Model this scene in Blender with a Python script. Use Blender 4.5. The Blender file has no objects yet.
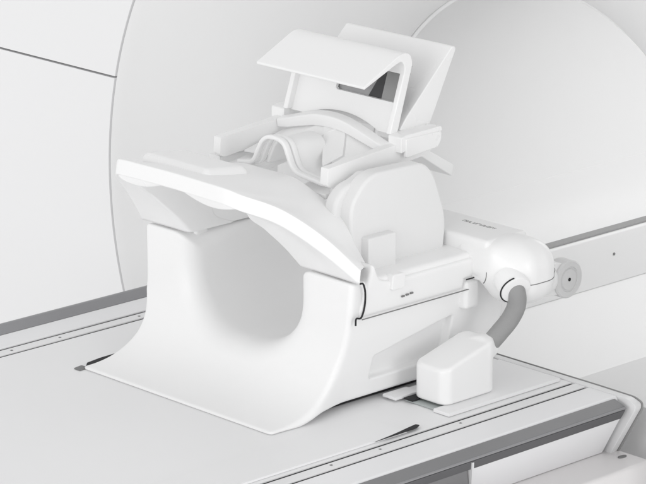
import bpy, bmesh, math, random
import numpy as np
from mathutils import Vector, Matrix

random.seed(4)
SC = bpy.context.scene
COL = SC.collection
R = math.radians

# ------------------------------------------------------------------ materials
def mat(name, col, rough=0.4, spec=0.5, metal=0.0, bump=0.0, bscale=400.0, mottle=0.0, coat=0.0):
    m = bpy.data.materials.new(name)
    m.use_nodes = True
    nt = m.node_tree
    b = nt.nodes['Principled BSDF']
    b.inputs['Base Color'].default_value = (*col, 1)
    b.inputs['Roughness'].default_value = rough
    b.inputs['Metallic'].default_value = metal
    b.inputs['Specular IOR Level'].default_value = spec
    b.inputs['Coat Weight'].default_value = coat
    tc = nt.nodes.new('ShaderNodeTexCoord')
    if mottle > 0:
        n = nt.nodes.new('ShaderNodeTexNoise')
        n.inputs['Scale'].default_value = 9.0
        n.inputs['Detail'].default_value = 5.0
        nt.links.new(tc.outputs['Object'], n.inputs['Vector'])
        r = nt.nodes.new('ShaderNodeMapRange')
        r.inputs['From Min'].default_value = 0.3
        r.inputs['From Max'].default_value = 0.7
        r.inputs['To Min'].default_value = rough - mottle
        r.inputs['To Max'].default_value = rough + mottle
        nt.links.new(n.outputs['Fac'], r.inputs['Value'])
        nt.links.new(r.outputs['Result'], b.inputs['Roughness'])
    if bump > 0:
        n2 = nt.nodes.new('ShaderNodeTexNoise')
        n2.inputs['Scale'].default_value = bscale
        n2.inputs['Detail'].default_value = 3.0
        nt.links.new(tc.outputs['Object'], n2.inputs['Vector'])
        bp = nt.nodes.new('ShaderNodeBump')
        bp.inputs['Strength'].default_value = bump
        bp.inputs['Distance'].default_value = 0.001
        nt.links.new(n2.outputs['Fac'], bp.inputs['Height'])
        nt.links.new(bp.outputs['Normal'], b.inputs['Normal'])
    return m

M_COIL = mat('white_moulded_plastic', (.87, .87, .87), .42, .45, bump=.05, bscale=900, mottle=.06)
M_GLOSS = mat('white_gloss_plastic', (.86, .86, .86), .3, .5, mottle=.05)
M_PAD = mat('pale_pad_plastic', (.78, .78, .78), .55, .35, bump=.05, bscale=700)
M_GANTRY = mat('scanner_cover_paint', (.765, .765, .77), .45, .4, bump=.03, bscale=300, mottle=.05)
M_BORE = mat('bore_liner_paint', (.79, .79, .79), .5, .35, mottle=.05)
M_TABLE = mat('table_top_plastic', (.82, .82, .825), .45, .4, bump=.05, bscale=600, mottle=.07)
M_TRIM = mat('table_trim_plastic', (.77, .77, .775), .35, .5, mottle=.05)
M_GREY = mat('grey_bumper', (.20, .20, .205), .42, .5, bump=.05, bscale=500, mottle=.05)
M_DISC = mat('disc_grey_white', (.70, .70, .70), .4, .45)
M_SHADE = mat('dark_grey_shade', (.10, .10, .105), .5, .4)
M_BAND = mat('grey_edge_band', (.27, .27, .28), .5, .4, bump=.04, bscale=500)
M_RAILTOP = mat('rail_top_grey', (.30, .30, .30), .5, .4)
M_DARK = mat('dark_gap_fill', (.03, .03, .032), .7, .2)
M_SEAM = mat('seam_grey', (.22, .22, .22), .7, .2)
M_CABLE = mat('grey_cable_sleeve', (.31, .31, .31), .6, .3, bump=.25, bscale=1500)
M_MIRROR = mat('mirror_glass_grey', (.32, .32, .325), .15, .5, metal=.3)
M_REFLECT = mat('mirror_reflection_dark', (.07, .07, .072), .8, .2)
M_MARK = mat('grey_print', (.20, .20, .20), .6, .3)
M_FRONT = mat('side_cover_white', (.80, .80, .81), .35, .5, mottle=.05)
M_BOX = mat('warm_white_plastic', (.76, .745, .745), .4, .45, mottle=.05)
M_TEAL = mat('connector_socket', (.42, .45, .445), .45, .4)

# ------------------------------------------------------------------ scene tree helpers
def thing(name, label, cat, loc=(0, 0, 0)):
    o = bpy.data.objects.new(name, None)
    COL.objects.link(o)
    o.empty_display_size = .05
    o.location = loc
    o['label'] = label
    o['category'] = cat
    return o

def link(name, me, m, parent=None, label=None):
    o = bpy.data.objects.new(name, me)
    COL.objects.link(o)
    if m is not None:
        me.materials.append(m)
    if parent is not None:
        o.parent = parent
        if parent.parent is None:      # meshes are laid out in world coordinates
            o.matrix_parent_inverse = Matrix.Translation(-Vector(parent.location))
    if label:
        o['label'] = label
    return o

# ------------------------------------------------------------------ mesh helpers
def finish(bm, name, m, parent, angle=38, wn=True, label=None):
    bmesh.ops.recalc_face_normals(bm, faces=bm.faces)
    for f in bm.faces:
        f.smooth = True
    lim = R(angle)
    for e in bm.edges:
        if len(e.link_faces) == 2:
            e.smooth = e.calc_face_angle(0) < lim
    me = bpy.data.meshes.new(name)
    bm.to_mesh(me)
    bm.free()
    o = link(name, me, m, parent, label)
    if wn:
        mod = o.modifiers.new('wn', 'WEIGHTED_NORMAL')
        mod.keep_sharp = True
    return o

def bev(bm, r, seg=3, lim=25):
    if r <= 0:
        return
    ed = [e for e in bm.edges if len(e.link_faces) == 2 and e.calc_face_angle(0) > R(lim)]
    bmesh.ops.bevel(bm, geom=ed, offset=r, segments=seg, profile=.5, affect='EDGES', clamp_overlap=True)

def prism_bm(pts, axis, a, b, bm=None):
    """closed outline extruded along an axis: 'y' takes (x,z), 'x' takes (y,z), 'z' takes (x,y)"""
    bm = bm or bmesh.new()
    def P(p, t):
        return {'y': (p[0], t, p[1]), 'x': (t, p[0], p[1]), 'z': (p[0], p[1], t)}[axis]
    A = [bm.verts.new(P(p, a)) for p in pts]
    B = [bm.verts.new(P(p, b)) for p in pts]
    n = len(pts)
    bm.faces.new(A)
    bm.faces.new(B[::-1])
    for i in range(n):
        bm.faces.new((A[i], A[(i + 1) % n], B[(i + 1) % n], B[i]))
    bmesh.ops.recalc_face_normals(bm, faces=bm.faces)
    return bm

def rounded(pts, r, seg=6):
    """fillet the corners of a closed 2D outline; r one number or one per corner"""
    n = len(pts)
    out = []
    rs = r if isinstance(r, (list, tuple)) else [r] * n
    for i in range(n):
        p0, p1, p2 = (np.array(pts[i - 1], float), np.array(pts[i], float), np.array(pts[(i + 1) % n], float))
        u = p0 - p1; v = p2 - p1
        lu, lv = np.linalg.norm(u), np.linalg.norm(v)
        u /= lu; v /= lv
        d = min(rs[i], lu * .45, lv * .45)
        if d < 1e-6:
            out.append(tuple(p1)); continue
        a, b = p1 + u * d, p1 + v * d
        for k in range(seg + 1):
            t = k / seg
            q = (1 - t) ** 2 * a + 2 * t * (1 - t) * p1 + t * t * b
            out.append(tuple(q))
    return out

def prism(name, pts, axis, a, b, m, parent, r=.002, seg=3, label=None):
    bm = prism_bm(pts, axis, a, b)
    bev(bm, r, seg)
    return finish(bm, name, m, parent, label=label)

def box(name, x, y, z, m, parent, r=.002, seg=3, label=None):
    return prism(name, [(x[0], y[0]), (x[1], y[0]), (x[1], y[1]), (x[0], y[1])], 'z', z[0], z[1], m, parent, r, seg, label)

def boxes(name, L, m, parent, r=0, label=None):
    bm = bmesh.new()
    for (x, y, z) in L:
        t = prism_bm([(x[0], y[0]), (x[1], y[0]), (x[1], y[1]), (x[0], y[1])], 'z', z[0], z[1])
        bev(t, r, 2)
        me = bpy.data.meshes.new('tmp'); t.to_mesh(me); t.free()
        bm.from_mesh(me); bpy.data.meshes.remove(me)
    return finish(bm, name, m, parent, label=label)

def catmull(P, n=10, closed=False):
    P = [np.array(p, float) for p in P]
    out = []
    N = len(P)
    rng = range(N if closed else N - 1)
    for i in rng:
        p0 = P[(i - 1) % N] if closed or i > 0 else 2 * P[0] - P[1]
        p1 = P[i]; p2 = P[(i + 1) % N]
        p3 = P[(i + 2) % N] if closed or i + 2 < N else 2 * P[-1] - P[-2]
        for k in range(n):
            t = k / n
            out.append(.5 * (2 * p1 + (p2 - p0) * t + (2 * p0 - 5 * p1 + 4 * p2 - p3) * t * t + (3 * p1 - p0 - 3 * p2 + p3) * t ** 3))
    if not closed:
        out.append(P[-1])
    return out

def tube(name, pts, rad, m, parent, n=20, closed=False, cap=True, label=None):
    bm = bmesh.new()
    P = [Vector(p) for p in pts]
    N = len(P)
    rr = rad if isinstance(rad, (list, tuple, np.ndarray)) else [rad] * N
    rings = []
    up = Vector((0, 0, 1))
    T0 = (P[1] - P[0]).normalized()
    if abs(T0.dot(up)) > .95:
        up = Vector((1, 0, 0))
    U = (up - T0 * up.dot(T0)).normalized()
    for i in range(N):
        if closed:
            T = (P[(i + 1) % N] - P[i - 1]).normalized()
        else:
            T = (P[min(i + 1, N - 1)] - P[max(i - 1, 0)]).normalized()
        U = (U - T * U.dot(T)).normalized()
        V = T.cross(U)
        rings.append([bm.verts.new(P[i] + (U * math.cos(2 * math.pi * k / n) + V * math.sin(2 * math.pi * k / n)) * rr[i]) for k in range(n)])
    for i in range(N if closed else N - 1):
        a, b = rings[i], rings[(i + 1) % N]
        for k in range(n):
            bm.faces.new((a[k], a[(k + 1) % n], b[(k + 1) % n], b[k]))
    if cap and not closed:
        bm.faces.new(rings[0][::-1]); bm.faces.new(rings[-1])
    return finish(bm, name, m, parent, wn=False, label=label)

def ringloft(name, sections, m, parent, angle=60, cap=True, label=None):
    """closed loops of equal length, joined one to the next"""
    bm = bmesh.new()
    rings = [[bm.verts.new(p) for p in s] for s in sections]
    n = len(rings[0])
    for a, b in zip(rings[:-1], rings[1:]):
        for k in range(n):
            bm.faces.new((a[k], a[(k + 1) % n], b[(k + 1) % n], b[k]))
    if cap:
        bm.faces.new(rings[0][::-1]); bm.faces.new(rings[-1])
    return finish(bm, name, m, parent, angle=angle, wn=False, label=label)

def lathe_y(name, prof, c, m, parent, n=48, label=None):
    """profile of (radius, y) turned about an axis through c along Y"""
    bm = bmesh.new()
    rings = [[bm.verts.new((c[0] + r * math.cos(2 * math.pi * k / n), c[1] + y, c[2] + r * math.sin(2 * math.pi * k / n))) for k in range(n)] for r, y in prof]
    for a, b in zip(rings[:-1], rings[1:]):
        for k in range(n):
            bm.faces.new((a[k], a[(k + 1) % n], b[(k + 1) % n], b[k]))
    bm.faces.new(rings[0]); bm.faces.new(rings[-1])
    return finish(bm, name, m, parent, wn=False, label=label)

# ------------------------------------------------------------------ implicit solids (surface nets)
def smin(a, b, k):
    h = np.maximum(k - np.abs(a - b), 0) / k
    return np.minimum(a, b) - h * h * k * .25

def smax(a, b, k):
    return -smin(-a, -b, k)

def rbox(X, Y, Z, c, h, r):
    qx = np.abs(X - c[0]) - h[0] + r
    qy = np.abs(Y - c[1]) - h[1] + r
    qz = np.abs(Z - c[2]) - h[2] + r
    o = np.sqrt(np.maximum(qx, 0) ** 2 + np.maximum(qy, 0) ** 2 + np.maximum(qz, 0) ** 2)
    return o + np.minimum(np.maximum(qx, np.maximum(qy, qz)), 0) - r

def solid(name, f, lo, hi, h, m, parent, label=None):
    lo = np.array(lo, float); hi = np.array(hi, float)
    n = np.ceil((hi - lo) / h).astype(int) + 1
    ax = [lo[i] + h * np.arange(n[i]) for i in range(3)]
    X, Y, Z = np.meshgrid(*ax, indexing='ij')
    V = f(X, Y, Z)
    ins = V < 0
    nx, ny, nz = n - 1
    cnt = np.zeros((nx, ny, nz), np.int8)
    offs = [(i, j, k) for i in (0, 1) for j in (0, 1) for k in (0, 1)]
    sl = lambda A, o: A[o[0]:o[0] + nx, o[1]:o[1] + ny, o[2]:o[2] + nz]
    for o in offs:
        cnt += sl(ins, o)
    act = (cnt > 0) & (cnt < 8)
    I = np.argwhere(act)
    idx = -np.ones(act.shape, np.int64)
    idx[act] = np.arange(len(I))
    acc = np.zeros((len(I), 3)); num = np.zeros(len(I))
    g = lambda o: V[I[:, 0] + o[0], I[:, 1] + o[1], I[:, 2] + o[2]]
    for a in offs:
        for d in range(3):
            if a[d] == 0:
                b = list(a); b[d] = 1
                va, vb = g(a), g(b)
                c = (va < 0) != (vb < 0)
                t = np.where(c, va / np.where(c, va - vb, 1), 0)
                p = np.tile(np.array(a, float), (len(I), 1)); p[:, d] += t
                acc[c] += p[c]; num[c] += 1
    P = lo + h * (I + acc / num[:, None])
    def grad(P, e=h * .25):
        G = np.zeros_like(P)
        for d in range(3):
            q = P.copy(); q[:, d] += e; u = f(q[:, 0], q[:, 1], q[:, 2])
            q[:, d] -= 2 * e; w = f(q[:, 0], q[:, 1], q[:, 2])
            G[:, d] = (u - w) / (2 * e)
        return G
    for _ in range(3):
        G = grad(P)
        v = f(P[:, 0], P[:, 1], P[:, 2])
        step = (v / np.maximum((G ** 2).sum(1), .05))[:, None] * G
        L = np.linalg.norm(step, axis=1, keepdims=True)
        step *= np.minimum(1, h * .4 / np.maximum(L, 1e-9))
        P = P - step
    F = []
    for d in range(3):
        e1, e2 = (d + 1) % 3, (d + 2) % 3
        s0 = [slice(None)] * 3; s1 = [slice(None)] * 3
        s0[d] = slice(0, -1); s1[d] = slice(1, None)
        ch = ins[tuple(s0)] != ins[tuple(s1)]
        E = np.argwhere(ch)
        E = E[(E[:, e1] > 0) & (E[:, e2] > 0) & (E[:, e1] < n[e1] - 1) & (E[:, e2] < n[e2] - 1)]
        def cell(a, b):
            q = E.copy(); q[:, e1] += a; q[:, e2] += b
            return idx[q[:, 0], q[:, 1], q[:, 2]]
        Q = np.stack([cell(-1, -1), cell(0, -1), cell(0, 0), cell(-1, 0)], 1)
        inside0 = ins[E[:, 0], E[:, 1], E[:, 2]]
        Q[~inside0] = Q[~inside0][:, ::-1]
        F.append(Q)
    F = np.concatenate(F)
    me = bpy.data.meshes.new(name)
    me.from_pydata(P.tolist(), [], F.tolist())
    me.update()
    me.shade_smooth()
    N = grad(P, h * .5)
    N /= np.maximum(np.linalg.norm(N, axis=1, keepdims=True), 1e-9)
    me.normals_split_custom_set_from_vertices(N.tolist())
    return link(name, me, m, parent, label)

def sstep(x, a, b):
    t = np.clip((x - a) / (b - a), 0, 1)
    return t * t * (3 - 2 * t)

# =================================================================== HEAD COIL
coil = thing('head_coil', 'white moulded head coil with U-shaped opening and arched hood standing on the table', 'head coil', (.15, 0, 0))

ZR = .1272          # the rim where the hood sits on the cradle
WZ = np.array([-.02, 0, .012, .04, .07, .10, .14, .2])
WY = np.array([.120, .1235, .1255, .1335, .1405, .1455, .1495, .150])
zz = np.linspace(-.02, .2, 221)
_w = np.interp(zz, WZ, WY)
for _ in range(12):
    _w[1:-1] = (_w[:-2] + _w[1:-1] * 2 + _w[2:]) / 4

def cradle(X, Y, Z):
    y = np.abs(Y)
    w = np.interp(Z, zz, _w)
    w = np.where(Y > 0, np.minimum(w, .1385), w)
    block = np.maximum(.0875 - X + .015 * (Z - ZR) * -.2, X - .298)
    block = smax(block, Z - ZR, .003)
    # U-shaped opening
    a, zf, r = .0745, .036, .064
    qy = np.abs(Y - .0025) - a + r
    qz = (zf + r) - Z
    u = np.sqrt(np.maximum(qy, 0) ** 2 + np.maximum(qz, 0) ** 2) + np.minimum(np.maximum(qy, qz), 0) - r
    u = smax(u, X - .330, .03)
    kx = .008 + .016 * (1 - sstep(X, .10, .16))
    block = smax(block, -u, kx)
    slab = np.maximum(np.maximum(-X, X - .2), Z - .0035)
    d = smin(block, slab, .080)
    w2 = np.where(X < .11, w + (np.maximum(w, .1345) - w) * (1 - sstep(X, .05, .105)), w)
    # front corners of the flange are rounded in plan
    cr = .007
    qx = -X + cr; qyy = y - w2 + cr
    plan = np.sqrt(np.maximum(qx, 0) ** 2 + np.maximum(qyy, 0) ** 2) + np.minimum(np.maximum(qx, qyy), 0) - cr
    d = smax(d, plan, .006)
    zb = .0065 * sstep(X, .035, .07)
    d = smax(d, zb - Z, .004)
    # shallow pocket in the side wall
    top = .0475 + (X - .127) * .205
    pk = smax(smax(np.maximum(.128 - X, X - .227), np.maximum(.0245 - Z, Z - top), .004), (w - .0095) - y, .003)
    d = smax(d, -pk, .002)
    return d

solid('cradle', cradle, (-.01, -.165, -.008), (.31, .165, .142), .0018, M_COIL, coil)
box('gap_shade_fill', (.05, .285), (-.1135, .1135), (.0005, .009), M_DARK, coil, 0)  # holds the base off the table, coloured dark like the shaded gap
prism('gap_shade_fill', [(.004, .130), (.014, .1400), (.032, .1432), (.050, .1440), (.062, .1425), (.055, .1380), (.03, .128)], 'z', .0006, .0022, M_DARK, coil, 0)  # dark strip painted as the shaded gap below the lifted flange edge

# ---- arched hood with its brim
TS = np.array([0, .2, .38, .47, .65, .83, 1.0])
def tab(rows):
    return np.array(rows, float)
A_ = tab([(.0025, 0, .2195), (.0025, .040, .2190), (.0035, .073, .2180), (.0095, .0840, .2140), (.034, .113, .2010), (.064, .1365, .1745), (.0910, .156, .1420)])
B_ = tab([(0, 0, .2050), (0, .040, .2045), (.001, .0735, .2035), (.0075, .0845, .1995), (.032, .1125, .1865), (.0625, .1360, .1590), (.0900, .1555, .1287)])
R_ = tab([(.045, 0, .1960), (.045, .040, .1955), (.040, .068, .1920), (.020, .0820, .1945), (.0430, .0955, .1815), (.0700, .1060, .1560), (.0912, .1150, .1287)])
Em = tab([(.078, 0, .1900), (.078, .040, .1890), (.070, .062, .1850), (.032, .0740, .1870), (.0480, .0760, .1710), (.0715, .0757, .1500), (.0918, .0752, .1287)])
D_ = tab([(.126, 0, .1890), (.126, .036, .1880), (.126, .062, .1800), (.126, .072, .1700), (.126, .0760, .1560), (.126, .0755, .1400), (.150, .0755, .1287)])
C_ = tab([(.122, 0, .2010), (.122, .038, .2000), (.122, .070, .1900), (.122, .086, .1840), (.122, .106, .1720), (.121, .1185, .1540), (.128, .1300, .1287)])
Mm = tab([(.060, 0, .2085), (.060, .040, .2080), (.060, .076, .2010), (.062, .088, .1960), (.073, .111, .1835), (.088, .1285, .1620), (.106, .1450, .1400)])

def at(T, s):
    out = np.empty(3)
    # monotone-ish smooth interpolation (Catmull on non-uniform knots)
    i = int(np.clip(np.searchsorted(TS, s) - 1, 0, len(TS) - 2))
    t = (s - TS[i]) / (TS[i + 1] - TS[i])
    p1, p2 = T[i], T[i + 1]
    h = TS[i + 1] - TS[i]
    if i > 0:
        m1 = (T[i + 1] - T[i - 1]) / (TS[i + 1] - TS[i - 1]) * h
    else:
        m1 = (p2 - p1) * np.array([0, 1, 0])
    m2 = (T[i + 2] - T[i]) / (TS[i + 2] - TS[i]) * h if i + 2 < len(TS) else p2 - p1
    return (2*t**3 - 3*t*t + 1) * p1 + (t**3 - 2*t*t + t) * m1 + (-2*t**3 + 3*t*t) * p2 + (t**3 - t*t) * m2

def fillet3(P, rs, seg=5):
    out = []
    n = len(P)
    for i in range(n):
        p0, p1, p2 = P[i - 1], P[i], P[(i + 1) % n]
        u, v = p0 - p1, p2 - p1
        lu, lv = np.linalg.norm(u), np.linalg.norm(v)
        d = min(rs[i], lu * .42, lv * .42)
        a, b = p1 + u / lu * d, p1 + v / lv * d
        for k in range(seg + 1):
            t = k / seg
            out.append(tuple((1 - t) ** 2 * a + 2 * t * (1 - t) * p1 + t * t * b))
    return out

secs = []
for u in np.linspace(-1, 1, 121):
    s = abs(u); sg = -1 if u < 0 else 1
    P = [at(T, s) for T in (A_, Mm, C_, D_, Em, R_, B_)]
    sy = sg * (1 - (.065 * float(sstep(np.array(s), .55, 1.0)) if u > 0 else 0))
    P = [p * np.array([1, sg if q in (3, 4) else sy, 1]) + np.array([0, .0025 if q in (3, 4) else 0, 0]) for q, p in enumerate(P)]
    secs.append(fillet3(P, (.0016, .03, .004, .004, .0060, .010, .0014)))
hood = ringloft('hood', secs, M_COIL, coil, angle=80)

# raised hand rest on the hood and grips under the brim
def handrest(X, Y, Z):
    return rbox(X - 0, Y - .033, Z - .2072 + (X - .058) * .12, (.060, 0, 0), (.028, .047, .0085), .0084)
solid('hand_rest', handrest, (.02, -.03, .188), (.098, .09, .220), .0016, M_GLOSS, coil)

def lens(c, ln, hy, hz, d):
    """thin grip lip lying along direction ln"""
    ln = np.array(ln, float); ln /= np.linalg.norm(ln)
    sd = np.cross(ln, (0, 0, 1)); sd /= np.linalg.norm(sd)
    up = np.cross(sd, ln)
    def f(X, Y, Z):
        x, y, z = X - c[0], Y - c[1], Z - c[2]
        a = x * ln[0] + y * ln[1] + z * ln[2]
        b = x * sd[0] + y * sd[1] + z * sd[2]
        e = x * up[0] + y * up[1] + z * up[2]
        q = np.sqrt((a / hy) ** 2 + (b / d) ** 2 + (e / hz) ** 2)
        return (q - 1) * min(hz, d)
    return f

# lips of the finger grips below the brim
def grip(u0, u1, hmax, drop):
    secs = []
    for k in range(25):
        t = k / 24
        u = u0 + (u1 - u0) * t
        sg = -1 if u < 0 else 1 - .065 * float(sstep(np.array(abs(u)), .55, 1.0))
        b = at(B_, abs(u)) * np.array([1, sg, 1]); a = at(A_, abs(u)) * np.array([1, sg, 1]); r = at(R_, abs(u)) * np.array([1, sg, 1])
        inw = (r - b) / np.linalg.norm(r - b)
        h = hmax * max(math.sin(math.pi * t), 0) ** .8 + .0006
        dn = np.array([0, 0, -1.0])
        p = b + inw * .0022 + (a - b) * .12
        L = [p, p + dn * h + inw * drop * h, p + dn * h * .85 + inw * (drop * h + .004), p + inw * .006]
        secs.append(fillet3(L, (.0008, .0015, .0015, .0008), 3))
    return ringloft('grip_lip', secs, M_GLOSS, coil, angle=70)
for u0, u1, hm, dr in ((.06, .46, .0085, .25), (-.46, -.06, .0085, .25)):
    grip(u0, u1, hm, dr)

# ---- nose bridge and face mask inside the hood opening
def strip(name, path, x0, x1, th, m, parent, n=8):
    pts = catmull([np.array((0, y, z)) for y, z in path], n)
    secs = []
    N = len(pts)
    for i, p in enumerate(pts):
        t = pts[min(i + 1, N - 1)] - pts[max(i - 1, 0)]
        t /= np.linalg.norm(t)
        nrm = np.array([0, -t[2], t[1]])
        o = p + nrm * th * .5; q = p - nrm * th * .5
        L = [np.array((x0, o[1], o[2])), np.array((x1, o[1], o[2])), np.array((x1, q[1], q[2])), np.array((x0, q[1], q[2]))]
        secs.append(fillet3(L, (th * .4,) * 4, 3))
    return ringloft(name, secs, m, parent, angle=70)

NOSE = [(.052, .1968), (.038, .1985), (.0305, .2030), (.0250, .2130), (.0190, .2225), (.0105, .2278), (-.002, .2282), (-.0110, .2245), (-.0165, .2145), (-.0215, .2055), (-.0290, .2005), (-.045, .1985), (-.064, .1965)]
strip('nose_bridge', NOSE, .1300, .1365, .0040, M_GLOSS, coil)
NOSE2 = [(y * .97, z - .0012) for y, z in NOSE]
strip('nose_bridge', NOSE2, .1385, .1450, .0042, M_GLOSS, coil)
NOSE3 = [(y * .92, z - .0045) for y, z in NOSE[2:12]]
strip('nose_bridge', NOSE3, .1460, .1830, .0040, M_COIL, coil)

for sg in (1, -1):
    prism('face_mask', [(.126, .1845), (.215, .1965), (.215, .2010), (.126, .1895)], 'y', sg * .0335, sg * .0735, M_COIL, coil, .0012)
    # sloping mask facet beside the nose, split from the nose sleeve by a slot
    def quad(name, P, t, m):
        bm = bmesh.new()
        A = [bm.verts.new((x, sg * -y, z)) for x, y, z in P]
        B = [bm.verts.new((x, sg * -y, z - t)) for x, y, z in P]
        bm.faces.new(A); bm.faces.new(B[::-1])
        for q in range(len(P)):
            bm.faces.new((A[q], B[q], B[(q + 1) % len(P)], A[(q + 1) % len(P)]))
        bmesh.ops.recalc_face_normals(bm, faces=bm.faces)
        bev(bm, .0007, 2)
        return finish(bm, name, m, coil)
    quad('mask_facet', [(.205, .012, .2290), (.205, -.018, .2275), (.180, -.040, .2120), (.160, -.0335, .2040), (.163, -.0295, .2065)], .0022, M_COIL)
    quad('mask_facet', [(.205, -.0195, .2265), (.205, -.0700, .2120), (.155, -.0700, .2005), (.160, -.0360, .2020), (.180, -.0420, .2105)], .0022, M_COIL)

for sg in (1, -1):
    def liner(X, Y, Z, sg=sg):
        y = (Y - .0025) * sg
        w = smax(.0762 - y, y - .092, .003)
        w = smax(w, np.maximum(.097 - X, X - .208), .003)
        return smax(w, np.maximum(.1287 - Z, Z - np.where(X < .131, .160, .1965)), .0015)
    solid('inner_liner', liner, (.09, min(sg * .07, sg * .1), .11), (.22, max(sg * .07, sg * .1), .205), .002, M_COIL, coil)

# ---- side rails that carry the mirror
for sg in (1, -1):
    prism('side_rail', rounded([((.1195 if sg < 0 else .1265), .2005), ((.125 if sg < 0 else .131), .1970), (.250, .2075), (.262, .2170), (.262, .2285), ((.121 if sg < 0 else .1275), .2165)], [.002, .004, .004, .004, .001, .001], 3),
          'y', sg * .0725, sg * .0820, M_COIL, coil, .0012)

# ---- side pad and its small block
PAD = [(.119, .150), (.1165, .184), (.128, .2035), (.150, .2125), (.185, .2145), (.209, .2100), (.224, .1960), (.236, .168), (.2395, .145), (.2375, .130), (.222, .1205), (.181, .1195), (.133, .1195)]
PADC = rounded([(.1200, .1195), (.1160, .1880), (.1400, .2145), (.2110, .2130), (.2245, .2000), (.2415, .1540), (.2375, .1225), (.2300, .1195)], [.004, .012, .026, .016, .018, .030, .010, .008], 8)
bm = prism_bm(PADC, 'y', -.098, -.1165)
bev(bm, .0095, 7, 40)
finish(bm, 'side_pad', M_PAD, coil)
# set-back pad behind the first
PAD2 = [(.112, .145), (.1085, .182), (.118, .199), (.136, .206), (.16, .206), (.16, .13), (.12, .13)]
bm = prism_bm([(p[0], p[2]) for p in catmull([(x, 0, z) for x, z in PAD2], 4, True)], 'y', -.088, -.103)
bev(bm, .004, 3, 40)
finish(bm, 'side_pad', M_PAD, coil)
box('pad_block', (.1300, .1655), (-.1265, -.112), (.1215, .1575), M_PAD, coil, .0018)

# ---- ledges along both sides
for sg in (-1, 1):
    def ledge(X, Y, Z, sg=sg):
        y = Y * sg
        top = .1225 + .0165 * np.exp(-((X - .1095) / .0065) ** 2) + .004 * (1 - sstep(X, .115, .135))
        d = smax(np.maximum(.0995 - X + (Z - .10) * .22 * (Z > .1), X - .262), smax(.093 - Z, Z - top, .004), .004)
        d = smax(d, y - np.interp(Z, zz, _w) - .0035, .004)
        d = smax(d, .084 - y, .004)
        nt = smax(np.maximum(.2320 - X, Z - .1030), .1275 - y, .002)
        return smax(d, -nt, .003)
    lo, hi = (.09, .075, .085), (.27, .165, .148)
    if sg < 0:
        lo, hi = (.09, -.165, .085), (.27, -.075, .148)
    led = solid('side_ledge', ledge, lo, hi, .0018, M_COIL, coil)
    if sg < 0:
        led_right = led
        lt = prism('latch', rounded([(.1325, .1135), (.1495, .1135), (.1505, .1275), (.134, .1285)], .003, 4), 'y', -.1440, -.1540, M_GLOSS, led, .0025)
        boxes('index_mark', [((.1485 + .0055 * i, .1520 + .0055 * i), (-.1512, -.1500), (.1035 + .0004 * i, .1050 + .0004 * i)) for i in range(3)], M_MARK, led)
        # dark joint between the ledge, the hood and the cradle
        tube('joint_line', catmull([(.0935, -.1525, .1282), (.0975, -.1525, .1270), (.1005, -.1520, .1185), (.1015, -.1503, .105), (.0985, -.1490, .0945), (.0925, -.1488, .0945), (.092, -.1485, .088)], 6), .0009, M_DARK, led, 8)
        tube('joint_line', [(.099, -.1496, .0925), (.18, -.1496, .0925), (.245, -.1494, .0925)], .0006, M_SEAM, led, 6)

# ---- rear cross bar with the cable joint
def rearbar(X, Y, Z):
    a = rbox(X, Y, Z, (.270, -.080, .121), (.0275, .088, .0205), .004)
    b = rbox(X, Y, Z, (.280, .02, .130), (.016, .068, .028), .01)
    return smin(a, b, .006)
bar = solid('rear_bar', rearbar, (.23, -.185, .095), (.31, .1, .205), .002, M_COIL, coil)
prism('rear_flap', [(.250, .2060), (.258, .2110), (.302, .1850), (.300, .1740)], 'y', .010, -.066, M_COIL, coil, .0012)

# printed marking, unreadable at this size: a run of little strokes
bm = bmesh.new()
y = -.1015
k = 0
def dash(x0, x1, y0, y1):
    t = prism_bm([(x0, y0), (x1, y0), (x1, y1), (x0, y1)], 'z', .1412, .14165)
    me = bpy.data.meshes.new('tmp'); t.to_mesh(me); t.free(); bm.from_mesh(me); bpy.data.meshes.remove(me)
while y > -.143:
    wd = random.uniform(.0022, .0034)
    x0 = .2775
    dash(x0, x0 + .0042, y, y - .0006)
    for xb in random.sample([0, .0018, .0036], random.choice([1, 2, 2])):
        dash(x0 + xb, x0 + xb + .0006, y - .0007, y - wd)
    if random.random() < .5:
        dash(x0, x0 + .0042, y - wd - .0001, y - wd - .0007)
        wd += .0007
    y -= wd + .0011
finish(bm, 'print', M_MARK, bar, wn=False)

def knuckle(X, Y, Z):
    s = rbox(X, Y, Z, (.2765, -.1765, .1090), (.0310, .0305, .0310), .0255)
    b = rbox(X, Y, Z, (.263, -.154, .120), (.022, .028, .0185), .011)
    s = smin(s, b, .014)
    c = np.sqrt((X - .3080) ** 2 + (Y + .176) ** 2 + (Z - .0935) ** 2) - .0160
    return smin(s, c, .012)
kn = solid('cable_joint', knuckle, (.225, -.22, .065), (.34, -.12, .16), .0016, M_GLOSS, coil)
# the parting line round the joint and the curved gap at its inner end
def skin(c, u, v, a0, a1, n):
    out = []
    for a in np.linspace(R(a0), R(a1), n):
        d = np.array(u) * math.cos(a) + np.array(v) * math.sin(a)
        lo_, hi_ = 0., .08
        for _ in range(40):
            m_ = (lo_ + hi_) / 2
            q = np.array(c) + d * m_
            if knuckle(*[np.array([t]) for t in q])[0] < 0:
                lo_ = m_
            else:
                hi_ = m_
        out.append(tuple(np.array(c) + d * (lo_ - .0001)))
    return out
tube('parting_line', skin((.275, -.174, .1035), (1, 0, 0), (0, -1, 0), 8, 168, 60), .0005, M_SEAM, kn, 6)
tube('inner_gap', skin((.2455, -.160, .1130), (-.5, -.86, 0), (0, 0, 1), -80, 0, 24), .0005, M_SEAM, kn, 8)
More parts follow.
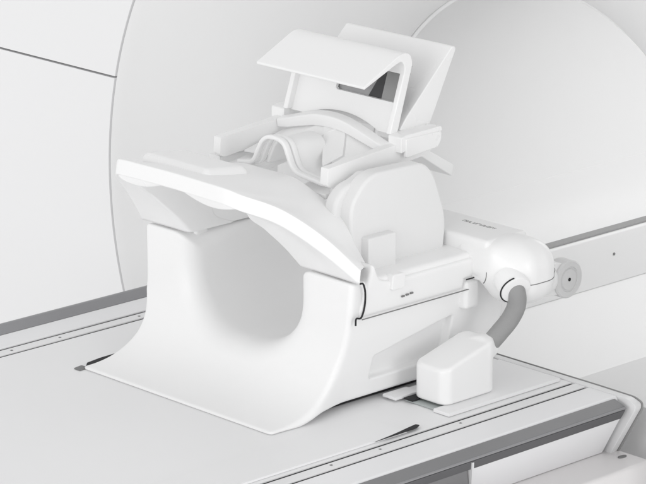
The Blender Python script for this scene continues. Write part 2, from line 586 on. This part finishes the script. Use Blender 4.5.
# collar where the cable leaves
ca = Vector((-.30, -.80, -.40)).normalized()
cc = Vector((.2500, -.1950, .1030))
tube('cable_collar', [cc - ca * .012, cc + ca * .0048, cc + ca * .0064, cc + ca * .0068], [.0150, .0150, .0140, .0105], M_GLOSS, kn, 32)
def arc3(c, axis, r, a0, a1, n):
    a = Vector(axis).normalized()
    v = (Vector((0, 0, 1)) - a * a.z).normalized(); u = v.cross(a)
    return [Vector(c) + (u * math.cos(R(t)) + v * math.sin(R(t))) * r for t in np.linspace(a0, a1, n)]
tube('collar_gap', arc3(cc + ca * .0050, ca, .0152, 108, 262, 30), .0007, M_DARK, kn, 8)

box('support_post', (.2335, .2530), (-.1500, -.122), (.0720, .1005), M_COIL, coil, .0045, 4)
tube('recess_line', [(.2325, -.1512, .1032), (.2565, -.1512, .1032), (.2572, -.1512, .0975)], .0007, M_DARK, led_right, 8)

# arm and disc at the end of the joint
prism('disc_arm', rounded([(.300, .078), (.346, .072), (.350, .101), (.318, .108)], .006, 4), 'y', -.164, -.1795, M_GLOSS, coil, .003)
dc = (.3405, -.1785, .0880)
disc = lathe_y('pivot_disc', [(.0178, .012), (.0186, .009), (.0186, -.0028), (.0174, -.0042), (.0125, -.0042), (.0118, -.0030), (.0106, -.0030), (.0098, -.0042), (.0001, -.0042)], dc, M_DISC, coil)
lathe_y('centre_hole', [(.0017, 0), (.0017, -.0046), (.0001, -.0046)], dc, M_DARK, disc, 20)

# =================================================================== MIRROR HOLDER
mir = thing('mirror_holder', 'white folded mirror holder with window slot, clipped on top of the head coil', 'mirror holder', (.2, 0, .22))
W = .0735
th = .0062
# folded sheet: visor plate, rounded fold, slotted back plate
bm = bmesh.new()
visor = [(.1735, .2815), (.1750, .2795), (.2215, .2985), (.2245, .3030), (.2245, .3070), (.2200, .3065)]
outer = catmull([(.1740, 0, .2828), (.200, 0, .2955), (.2220, 0, .3058), (.2335, 0, .3050), (.2375, 0, .2955), (.2335, 0, .2800), (.2255, 0, .2540), (.2185, 0, .2310)], 6)
inner = catmull([(.1752, 0, .2800), (.200, 0, .2905), (.2200, 0, .2985), (.2258, 0, .2968), (.2275, 0, .2910), (.2240, 0, .2790), (.2160, 0, .2545), (.2085, 0, .2320)], 6)
prof = [(p[0], p[2]) for p in outer] + [(p[0], p[2]) for p in inner[::-1]]
# visor full width
nh = 24
def sheet(o, i, y0, y1, name, m):
    pr_ = [(p[0], p[2]) for p in o] + [(p[0], p[2]) for p in i[::-1]]
    bm = prism_bm(pr_, 'y', y0, y1)
    bev(bm, .0012, 2, 50)
    return finish(bm, name, m, mir, angle=45)
sheet(outer[:28], inner[:28], -W, W, 'visor_plate', M_GLOSS)
# legs at both ends and the panel between them, leaving the window open
sheet(outer[26:], inner[26:], -W, -W + .0060, 'leg', M_GLOSS)
sheet(outer[26:], inner[26:], W - .0060, W, 'leg', M_GLOSS)
def plane_x(z, off):
    return .2185 + (z - .231) * .325 + off
def panel(name, y0, y1, z0, z1, m, off=-.0042, t=.0032, r=.0008):
    return prism(name, [(plane_x(z0, off), z0), (plane_x(z1, off), z1), (plane_x(z1, off + t), z1), (plane_x(z0, off + t), z0)], 'y', y0, y1, m, mir, r, 2)
# back panel outline with a window, arched lower edge
def backpanel():
    bm = bmesh.new()
    zt = .2955
    nY = 48
    ys = np.linspace(-W + .0035, W - .0035, nY + 1)
    ys = np.unique(np.concatenate([ys[abs(ys - .0165) > .002], [.0165, .0150, -.0685]]))
    def low(y):
        return .2305 + .0095 * max(0, 1 - (y / .050) ** 2)
    def layer(off):
        rows = []
        for y in ys:
            zs = [low(y), .2580, .2592, .2860, zt]
            rows.append([bm.verts.new((plane_x(z, off), y, z)) for z in zs])
        return rows
    F, B = layer(-.0030), layer(.0002)
    def open_(i, j):
        ym = (ys[i] + ys[i + 1]) / 2
        if j == 2 and -.0685 < ym < .0165:
            return True
        if j == 1 and -.0685 < ym < .0150:
            return True
        return False
    nI, nJ = len(ys) - 1, 4
    for i in range(nI):
        for j in range(nJ):
            if open_(i, j):
                continue
            bm.faces.new((F[i][j], F[i + 1][j], F[i + 1][j + 1], F[i][j + 1]))
            bm.faces.new((B[i][j + 1], B[i + 1][j + 1], B[i + 1][j], B[i][j]))
            for (di, dj, a, b) in ((-1, 0, (i, j), (i, j + 1)), (1, 0, (i + 1, j + 1), (i + 1, j)), (0, -1, (i + 1, j), (i, j)), (0, 1, (i, j + 1), (i + 1, j + 1))):
                ii, jj = i + di, j + dj
                if ii < 0 or jj < 0 or ii >= nI or jj >= nJ or open_(ii, jj):
                    bm.faces.new((F[a[0]][a[1]], B[a[0]][a[1]], B[b[0]][b[1]], F[b[0]][b[1]]))
    return finish(bm, 'back_panel', M_GLOSS, mir, angle=30, wn=False)
backpanel()
# mirror in the window; its dark and paler reflections are coloured pieces
panel('mirror_glass', -.0700, .0270, .2520, .2920, M_MIRROR, .0012, .0012, 0)
prism('pale_reflection', [(plane_x(.256, .0004), .256), (plane_x(.290, .0004), .290), (plane_x(.290, .0011), .290), (plane_x(.256, .0011), .256)], 'y', -.0690, -.0423, M_RAILTOP, mir, 0)
bm = bmesh.new()
tri = [(-.0240, .2560), (-.0420, .2560), (-.0420, .2860), (-.0375, .2860)]
Fv = [bm.verts.new((plane_x(z, .0004), y, z)) for y, z in tri]
Bv = [bm.verts.new((plane_x(z, .0011), y, z)) for y, z in tri]
bm.faces.new(Fv); bm.faces.new(Bv[::-1])
for i in range(4):
    bm.faces.new((Fv[i], Bv[i], Bv[(i + 1) % 4], Fv[(i + 1) % 4]))
finish(bm, 'dark_reflection', M_REFLECT, mir, wn=False)

# rear wedge plate
prism('rear_plate', [(.2225, .2335), (.2320, .2450), (.2915, .3030), (.2955, .3030), (.2970, .3000), (.2610, .2290), (.2300, .2290)], 'y', -.0722, .0722, M_GLOSS, mir, .0012)
# clamp feet on the rails and the arch between them
for sg in (1, -1):
    prism('clamp_foot', rounded([(.2080, .2165), (.2620, .2295), (.2620, .2330), (.2600, .2345), (.2150, .2330), (.2080, .2315)], .001, 2), 'y', sg * .0715, sg * .0890, M_GLOSS, mir, .0012)
    prism('clamp_foot', rounded([(.2130, .2115), (.2555, .2155), (.2600, .2215), (.2600, .2300), (.2130, .2300)], .002, 2), 'y', sg * .0865, sg * .0905, M_GLOSS, mir, .0010)
ARC_T = [(.072, .2245), (.060, .2275), (.040, .2335), (.020, .2385), (0, .2400), (-.020, .2385), (-.040, .2335), (-.060, .2275), (-.078, .2225)]
secs = []
tp = catmull([(0, y, z) for y, z in ARC_T], 6)
for p in tp:
    yy = p[1]
    zt = p[2]
    zl = zt - .0135 + .004 * (abs(yy) / .075) ** 2
    L = [np.array((.199, yy, zt - .0018)), np.array((.2085, yy, zt + .0012)), np.array((.2095, yy, zl + .003)), np.array((.2005, yy, zl))]
    secs.append(fillet3(L, (.0012,) * 4, 3))
ringloft('brow_arch', secs, M_GLOSS, mir, angle=60)

# =================================================================== CABLE AND PLUG
plug = thing('coil_cable', 'short grey cable with white box-shaped plug standing on the table beside the head coil', 'cable plug', (.2, -.17, .004))
def plugf(X, Y, Z):
    top = np.minimum(.0385 + (X - .166) * .26, .0555)
    r = .0105
    qx = np.abs(X - .1985) - .0345 + r
    qy = np.abs(Y + .1705) - .0215 + r
    pl = np.sqrt(np.maximum(qx, 0) ** 2 + np.maximum(qy, 0) ** 2) + np.minimum(np.maximum(qx, qy), 0) - r
    d = smax(pl, (Z - top) * .97, .004)
    nk = np.sqrt((Y + .1780) ** 2 + (Z - .0445) ** 2) - .0108
    nk = smax(nk, np.maximum(.2245 - X, X - .2400), .004)
    d = smin(d, nk, .006)
    return smax(d, .0042 - Z, .003)
pb = solid('plug_housing', plugf, (.155, -.205, -.002), (.25, -.14, .085), .0013, M_GLOSS, plug)
cab = catmull([(.2285, -.1785, .0435), (.2345, -.1805, .0475), (.2425, -.1855, .0580), (.2500, -.1915, .0705), (.2525, -.1970, .0850), (.2500, -.1980, .0990), (.2500, -.1900, .1080)], 10)
tube('cable_sleeve', cab, .0088, M_CABLE, plug, 28)

# =================================================================== PATIENT TABLE
table = thing('patient_table', 'white scanner table with grooved edges and grey side bumper under the head coil', 'patient table', (-.3, 0, -.2))
X0, X1 = -1.3, .311
# top plate with the lowered socket bay on the right of the coil
prism('table_top', [(X0, -.2148), (X1, -.2148), (X1, .2148), (X0, .2148)], 'z', -.018, 0, M_TABLE, table, .0005, 2)
box('groove_bed', (X0, X1 - .002), (-.245, .245), (-.030, -.0012), M_DARK, table, 0)
for sg in (-1, 1):
    prism('edge_strip', rounded([(sg * .2188, -.016), (sg * .2318, -.016), (sg * .2318, .0002), (sg * .2188, .0002)], .0012, 3), 'x', X0, X1, M_TRIM, table, 0)
    # ruler marks on the strip
    for x in (-.250, -.140, -.085, -.012, .048, .150):
        boxes('ruler_mark', [((x, x + .0022), (sg * .2245 - .0011, sg * .2245 + .0011), (-.0001, .0005))], M_MARK, table)
    prism('side_cover', rounded([(sg * .2360, -.016), (sg * .2360, .0004), (sg * .2700, .0002), (sg * .2725, -.0020), (sg * .2725, -.016)], .0012, 3), 'x', X0, X1, M_FRONT, table, 0)
# grey bumper, front side: sloped band; edge highlight and underside shade are coloured strips
prism('bumper', rounded([(-.2728, -.0005), (-.2862, -.0052), (-.2862, -.0075), (-.2728, -.0180)], [.0005, .0008, .0005, .001], 3), 'x', X0, .306, M_GREY, table, 0)
prism('bumper_highlight', rounded([(-.2863, -.0050), (-.2880, -.0056), (-.2884, -.0066), (-.2863, -.0078)], [.0003, .0008, .0006, .0003], 3), 'x', X0, .3055, M_BAND, table, 0)
prism('bumper_shade', rounded([(-.2864, -.0079), (-.2876, -.0075), (-.2815, -.0180), (-.2760, -.0180)], [.0003, .0008, .0004, .0003], 3), 'x', X0, .3055, M_SHADE, table, 0)
prism('bumper', rounded([(.2728, -.0005), (.2728, -.0180), (.2880, -.0150), (.2950, -.0040), (.2935, .0035), (.2850, .0055)], [.0005, .001, .002, .003, .003, .002], 4), 'x', X0, .306, M_BAND, table, 0)
# slanted side panel: white to the front half, grey towards the foot
SL = [(-.2810, -.0182), (-.2600, -.0570), (-.2350, -.0570), (-.2350, -.0182)]
bm = prism_bm(SL, 'x', .1045, .3055)
for v in bm.verts:
    if v.co.x < .2:
        v.co.x += (-.0152 - v.co.z) * .62
bmesh.ops.recalc_face_normals(bm, faces=bm.faces)
bev(bm, .0006, 2)
finish(bm, 'side_panel', M_FRONT, table)
SG = [(-.2790, -.0182), (-.2600, -.0580), (-.2350, -.0570), (-.2350, -.0182)]
bm = prism_bm(SG, 'x', X0, .1000)
for v in bm.verts:
    if v.co.x > 0:
        v.co.x += (-.0120 - v.co.z) * .62
bev(bm, .0006, 2)
finish(bm, 'side_panel', M_GREY, table, label='dark grey side panel')
bm = prism_bm([(-.2880, -.0090), (-.2612, -.0575), (-.2550, -.0575), (-.2800, -.0090)], 'x', .1010, .1032)
for v in bm.verts:
    v.co.x += max(0, -.0152 - v.co.z) * .62
finish(bm, 'panel_edge', M_TRIM, table)
prism('side_panel', [(.2862, -.0152), (.2610, -.0570), (.2350, -.0570), (.2350, -.0152)], 'x', X0, .3055, M_FRONT, table, .0006, 2)
# end plate and its dark outline
EP = [(-.240, .0010), (-.2840, .0006), (-.2935, -.0030), (-.2940, -.0075), (-.2615, -.0640), (.2615, -.0640), (.2940, -.0075), (.2935, -.0030), (.2840, .0006), (.240, .0010)]
prism('end_plate', rounded(EP, [.001, .006, .004, .004, .004, .004, .004, .004, .006, .001], 4), 'x', .3115, .3205, M_TRIM, table, .0010, 2)
EPO = [(y * 1.0045, z + .0006 if z > -.005 else z - .0012) for y, z in EP]
prism('end_seal', rounded(EPO, [.001, .006, .004, .004, .004, .004, .004, .004, .006, .001], 4), 'x', .3207, .3215, M_RAILTOP, table, 0)
# under body
prism('under_body', [(-.255, -.058), (.255, -.058), (.20, -.30), (-.20, -.30)], 'x', X0, .300, M_FRONT, table, .004, 3)
# box at the side, near the end
sb = prism('side_housing', [(.060, -.3050), (.3255, -.3050), (.3255, -.2470), (.060, -.2470)], 'z', -.140, -.0575, M_BOX, table, .004, 4)
bm = bmesh.new()
bmesh.ops.create_cone(bm, cap_ends=True, segments=24, radius1=.0036, radius2=.0036, depth=.001)
bmesh.ops.scale(bm, vec=(1.5, .75, 1), verts=bm.verts)
bmesh.ops.translate(bm, vec=(.311, -.280, -.0572), verts=bm.verts)
finish(bm, 'screw_hole', M_SEAM, sb, wn=False)

# covers beside the coil
prism('cover_plate', [(-.2095, .0003), (-.2090, .0021), (-.1550, .0006), (-.1550, .0003)], 'x', -.200, .0975, M_TABLE, table, 0)
prism('cover_plate', [(.1545, -.2065), (.3045, -.2065), (.3045, -.1270), (.1800, -.1270), (.1800, -.1860), (.1545, -.1860)], 'z', .0003, .0040, M_TABLE, table, .0010, 2)
prism('cover_plate', [(.1480, -.1440), (.1790, -.1440), (.1790, -.1265), (.1480, -.1265)], 'z', .0022, .0052, M_TABLE, table, .0008, 2)
box('socket', (.1590, .1790), (-.1880, -.146), (.0004, .0022), M_TEAL, table, 0)
box('socket', (.157, .176), (-.157, -.1455), (.0024, .0038), M_DARK, table, 0)
prism('slot_gap', rounded([(.0540, -.2120), (.1080, -.2114), (.1165, -.2070), (.1150, -.2030), (.1040, -.2047), (.0850, -.2082)], [.001, .006, .002, .001, .004, .008], 4), 'z', .0022, .0025, M_DARK, table, 0)
# notch by the foot corner of the coil
prism('slot_gap', rounded([(-.0035, .1290), (-.0035, .1390), (.008, .1410), (.008, .1320)], .0015, 3), 'z', .0004, .0009, M_SEAM, table, 0)

# =================================================================== SCANNER
scan = thing('mri_scanner', 'pale grey scanner with flared round bore and one cover seam behind the head coil', 'scanner', (.6, 0, -.5))
ZC, XF, RF = .086, .290, .4345
ZS = .1900
def cover(up):
    bm = bmesh.new()
    g = .0012
    zs = ZS + g if up else ZS - g
    a0 = math.asin((zs - ZC) / RF)
    if up:
        angs = np.linspace(a0, math.pi - a0, 97)
        path = [(1.7, zs), (1.7, 1.35), (-1.7, 1.35), (-1.7, zs)]
    else:
        angs = np.linspace(a0, -math.pi - a0, 161)
        path = [(1.7, zs), (1.7, -1.0), (-1.7, -1.0), (-1.7, zs)]
    pl = np.array(path)
    L = np.r_[0, np.cumsum(np.linalg.norm(np.diff(pl, axis=0), axis=1))]
    def sec(x, rr):
        inn = [(x, rr * math.cos(a), ZC + rr * math.sin(a)) for a in angs]
        inn[0] = (x, inn[0][1], zs); inn[-1] = (x, inn[-1][1], zs)
        ts = np.linspace(0, L[-1], len(angs))
        for c in L[1:-1]:
            ts[np.argmin(abs(ts - c))] = c
        out = [(x, np.interp(t, L, pl[:, 0]), np.interp(t, L, pl[:, 1])) for t in ts]
        return inn, out
    i0, o0 = sec(XF, RF + .0012)
    i1, o1 = sec(XF + .012, RF + .0012)
    V = [[bm.verts.new(p) for p in q] for q in (i0, o0, i1, o1)]
    n = len(angs)
    for k in range(n - 1):
        bm.faces.new((V[0][k], V[0][k + 1], V[1][k + 1], V[1][k]))
        bm.faces.new((V[2][k], V[3][k], V[3][k + 1], V[2][k + 1]))
        bm.faces.new((V[0][k], V[2][k], V[2][k + 1], V[0][k + 1]))
        bm.faces.new((V[1][k], V[1][k + 1], V[3][k + 1], V[3][k]))
    for k in (0, n - 1):
        bm.faces.new((V[0][k], V[1][k], V[3][k], V[2][k]))
    return finish(bm, 'front_cover', M_GANTRY, scan, wn=False, angle=30)
cover(True); cover(False)
# flared bore liner turned about the bore axis
prof = [(XF + .016, .50), (XF + .016, RF + .012), (XF + .010, RF + .004), (XF + .0006, RF - .0016)]
p0, p1, p2, p3 = (XF, RF - .002), (.345, .385), (.430, .272), (.4870, .2390)
for k in range(1, 41):
    t = k / 40
    prof.append(tuple((1 - t) ** 3 * np.array(p0) + 3 * t * (1 - t) ** 2 * np.array(p1) + 3 * t * t * (1 - t) * np.array(p2) + t ** 3 * np.array(p3)))
prof += [(.4885, .2383), (.4889, .2390), (.4891, .2398), (.4903, .2398), (.4905, .2362), (.4912, .2348), (.493, .2345)]
prof += [(.6, .2345), (.8, .2345), (1.0, .2345), (1.25, .2345)]
bm = bmesh.new()
n = 160
rings = [[bm.verts.new((x, r * math.cos(2 * math.pi * k / n), ZC + r * math.sin(2 * math.pi * k / n))) for k in range(n)] for x, r in prof]
for a, b in zip(rings[:-1], rings[1:]):
    for k in range(n):
        bm.faces.new((a[k], a[(k + 1) % n], b[(k + 1) % n], b[k]))
finish(bm, 'bore_liner', M_BORE, scan, wn=False, angle=50)
# grey backing that shows in the cover seams
bm = bmesh.new()
bm.free()
bx = [(1.65, ZS - .02), (1.65, ZS + .02), (RF + .03, ZS + .02), (RF + .03, ZS - .02)]
for sg in (1, -1):
    prism('seam_backing', [(sg * a, b) for a, b in bx], 'x', XF + .0125, XF + .0145, M_DARK, scan, 0)
# guide rails on both sides of the bore
for sg in (1, -1):
    rl = prism('guide_rail', rounded([(sg * .160, -.084), (sg * .160, -.0262), (sg * .1625, -.0242), (sg * (.204 if sg > 0 else .32), -.0242), (sg * (.204 if sg > 0 else .32), -.084)], [.001, .002, .001, .001, .001], 3), 'x', .36, 1.24, M_BORE, scan, 0)
    rc = [((1 - t) ** 2 * .1758 + 2 * t * (1 - t) * .2144 + t * t * .2276, (1 - t) ** 2 * -.0235 + 2 * t * (1 - t) * -.0235 + t * t * .032) for t in np.linspace(0, 1, 17)]
    prism('rail_cove', [(sg * a, b) for a, b in rc] + [(sg * .2345, .032), (sg * .2345, -.030), (sg * .1758, -.030)], 'x', .46 if sg > 0 else .56, 1.24, M_BORE, scan, 0)
    box('rail_top', (.36 if sg > 0 else .56, 1.24), (min(sg * .1625, sg * .1755), max(sg * .1625, sg * .1755)), (-.0240, -.0222), M_RAILTOP, rl, 0)
    if sg > 0:
        for x in (.640, .795):
            lathe_y('rail_screw', [(.0016, .0005), (.0016, -.0008), (.0001, -.0008)], (x, .160, -.050), M_SEAM, rl, 16)

# =================================================================== CAMERA, LIGHT
cd = bpy.data.cameras.new('camera')
cam = bpy.data.objects.new('camera', cd)
COL.objects.link(cam)
cam.location = (-1.85747, -2.15998, .97)
yaw, pit = R(46.5), R(16)
fwd = Vector((math.cos(pit) * math.cos(yaw), math.cos(pit) * math.sin(yaw), -math.sin(pit)))
cam.rotation_euler = fwd.to_track_quat('-Z', 'Y').to_euler()
cd.sensor_width = 36
cd.lens = 3250 / 646 * 36
cd.clip_end = 100
SC.camera = cam

w = bpy.data.worlds.new('World')
SC.world = w
w.use_nodes = True
# studio surround: pale walls, a little darker towards the ceiling
nt = w.node_tree
bg = nt.nodes['Background']
bg.inputs['Strength'].default_value = .97
tc = nt.nodes.new('ShaderNodeTexCoord')
sp = nt.nodes.new('ShaderNodeSeparateXYZ')
mr = nt.nodes.new('ShaderNodeMapRange')
mr.inputs['From Min'].default_value = .05
mr.inputs['From Max'].default_value = 1.0
mr.inputs['To Min'].default_value = 1.04
mr.inputs['To Max'].default_value = .68
nt.links.new(tc.outputs['Generated'], sp.inputs['Vector'])
nt.links.new(sp.outputs['Z'], mr.inputs['Value'])
nt.links.new(mr.outputs['Result'], bg.inputs['Color'])

def area(name, loc, tgt, sx, sy, e):
    l = bpy.data.lights.new(name, 'AREA')
    l.shape = 'RECTANGLE'; l.size = sx; l.size_y = sy; l.energy = e
    o = bpy.data.objects.new(name, l)
    COL.objects.link(o)
    o.location = loc
    o.rotation_euler = (Vector(tgt) - Vector(loc)).to_track_quat('-Z', 'Y').to_euler()
    return o
area('softbox_key', (-3.2, -.7, .7), (.1, 0, .1), 2.2, 1.8, 25)
area('softbox_fill', (.7, -3.5, 1.0), (.2, 0, .1), 2.4, 2.0, 48)
area('bore_fill', (.92, -.02, .312), (.92, .0, 0), .60, .05, .82)  # unseen strip added under the bore roof to brighten its walls

SC.view_settings.view_transform = 'Standard'
SC.view_settings.look = 'None'
SC.view_settings.exposure = .06
SC.view_settings.gamma = 1
SC.cycles.use_denoising = True
SC.cycles.max_bounces = 14
SC.cycles.diffuse_bounces = 12
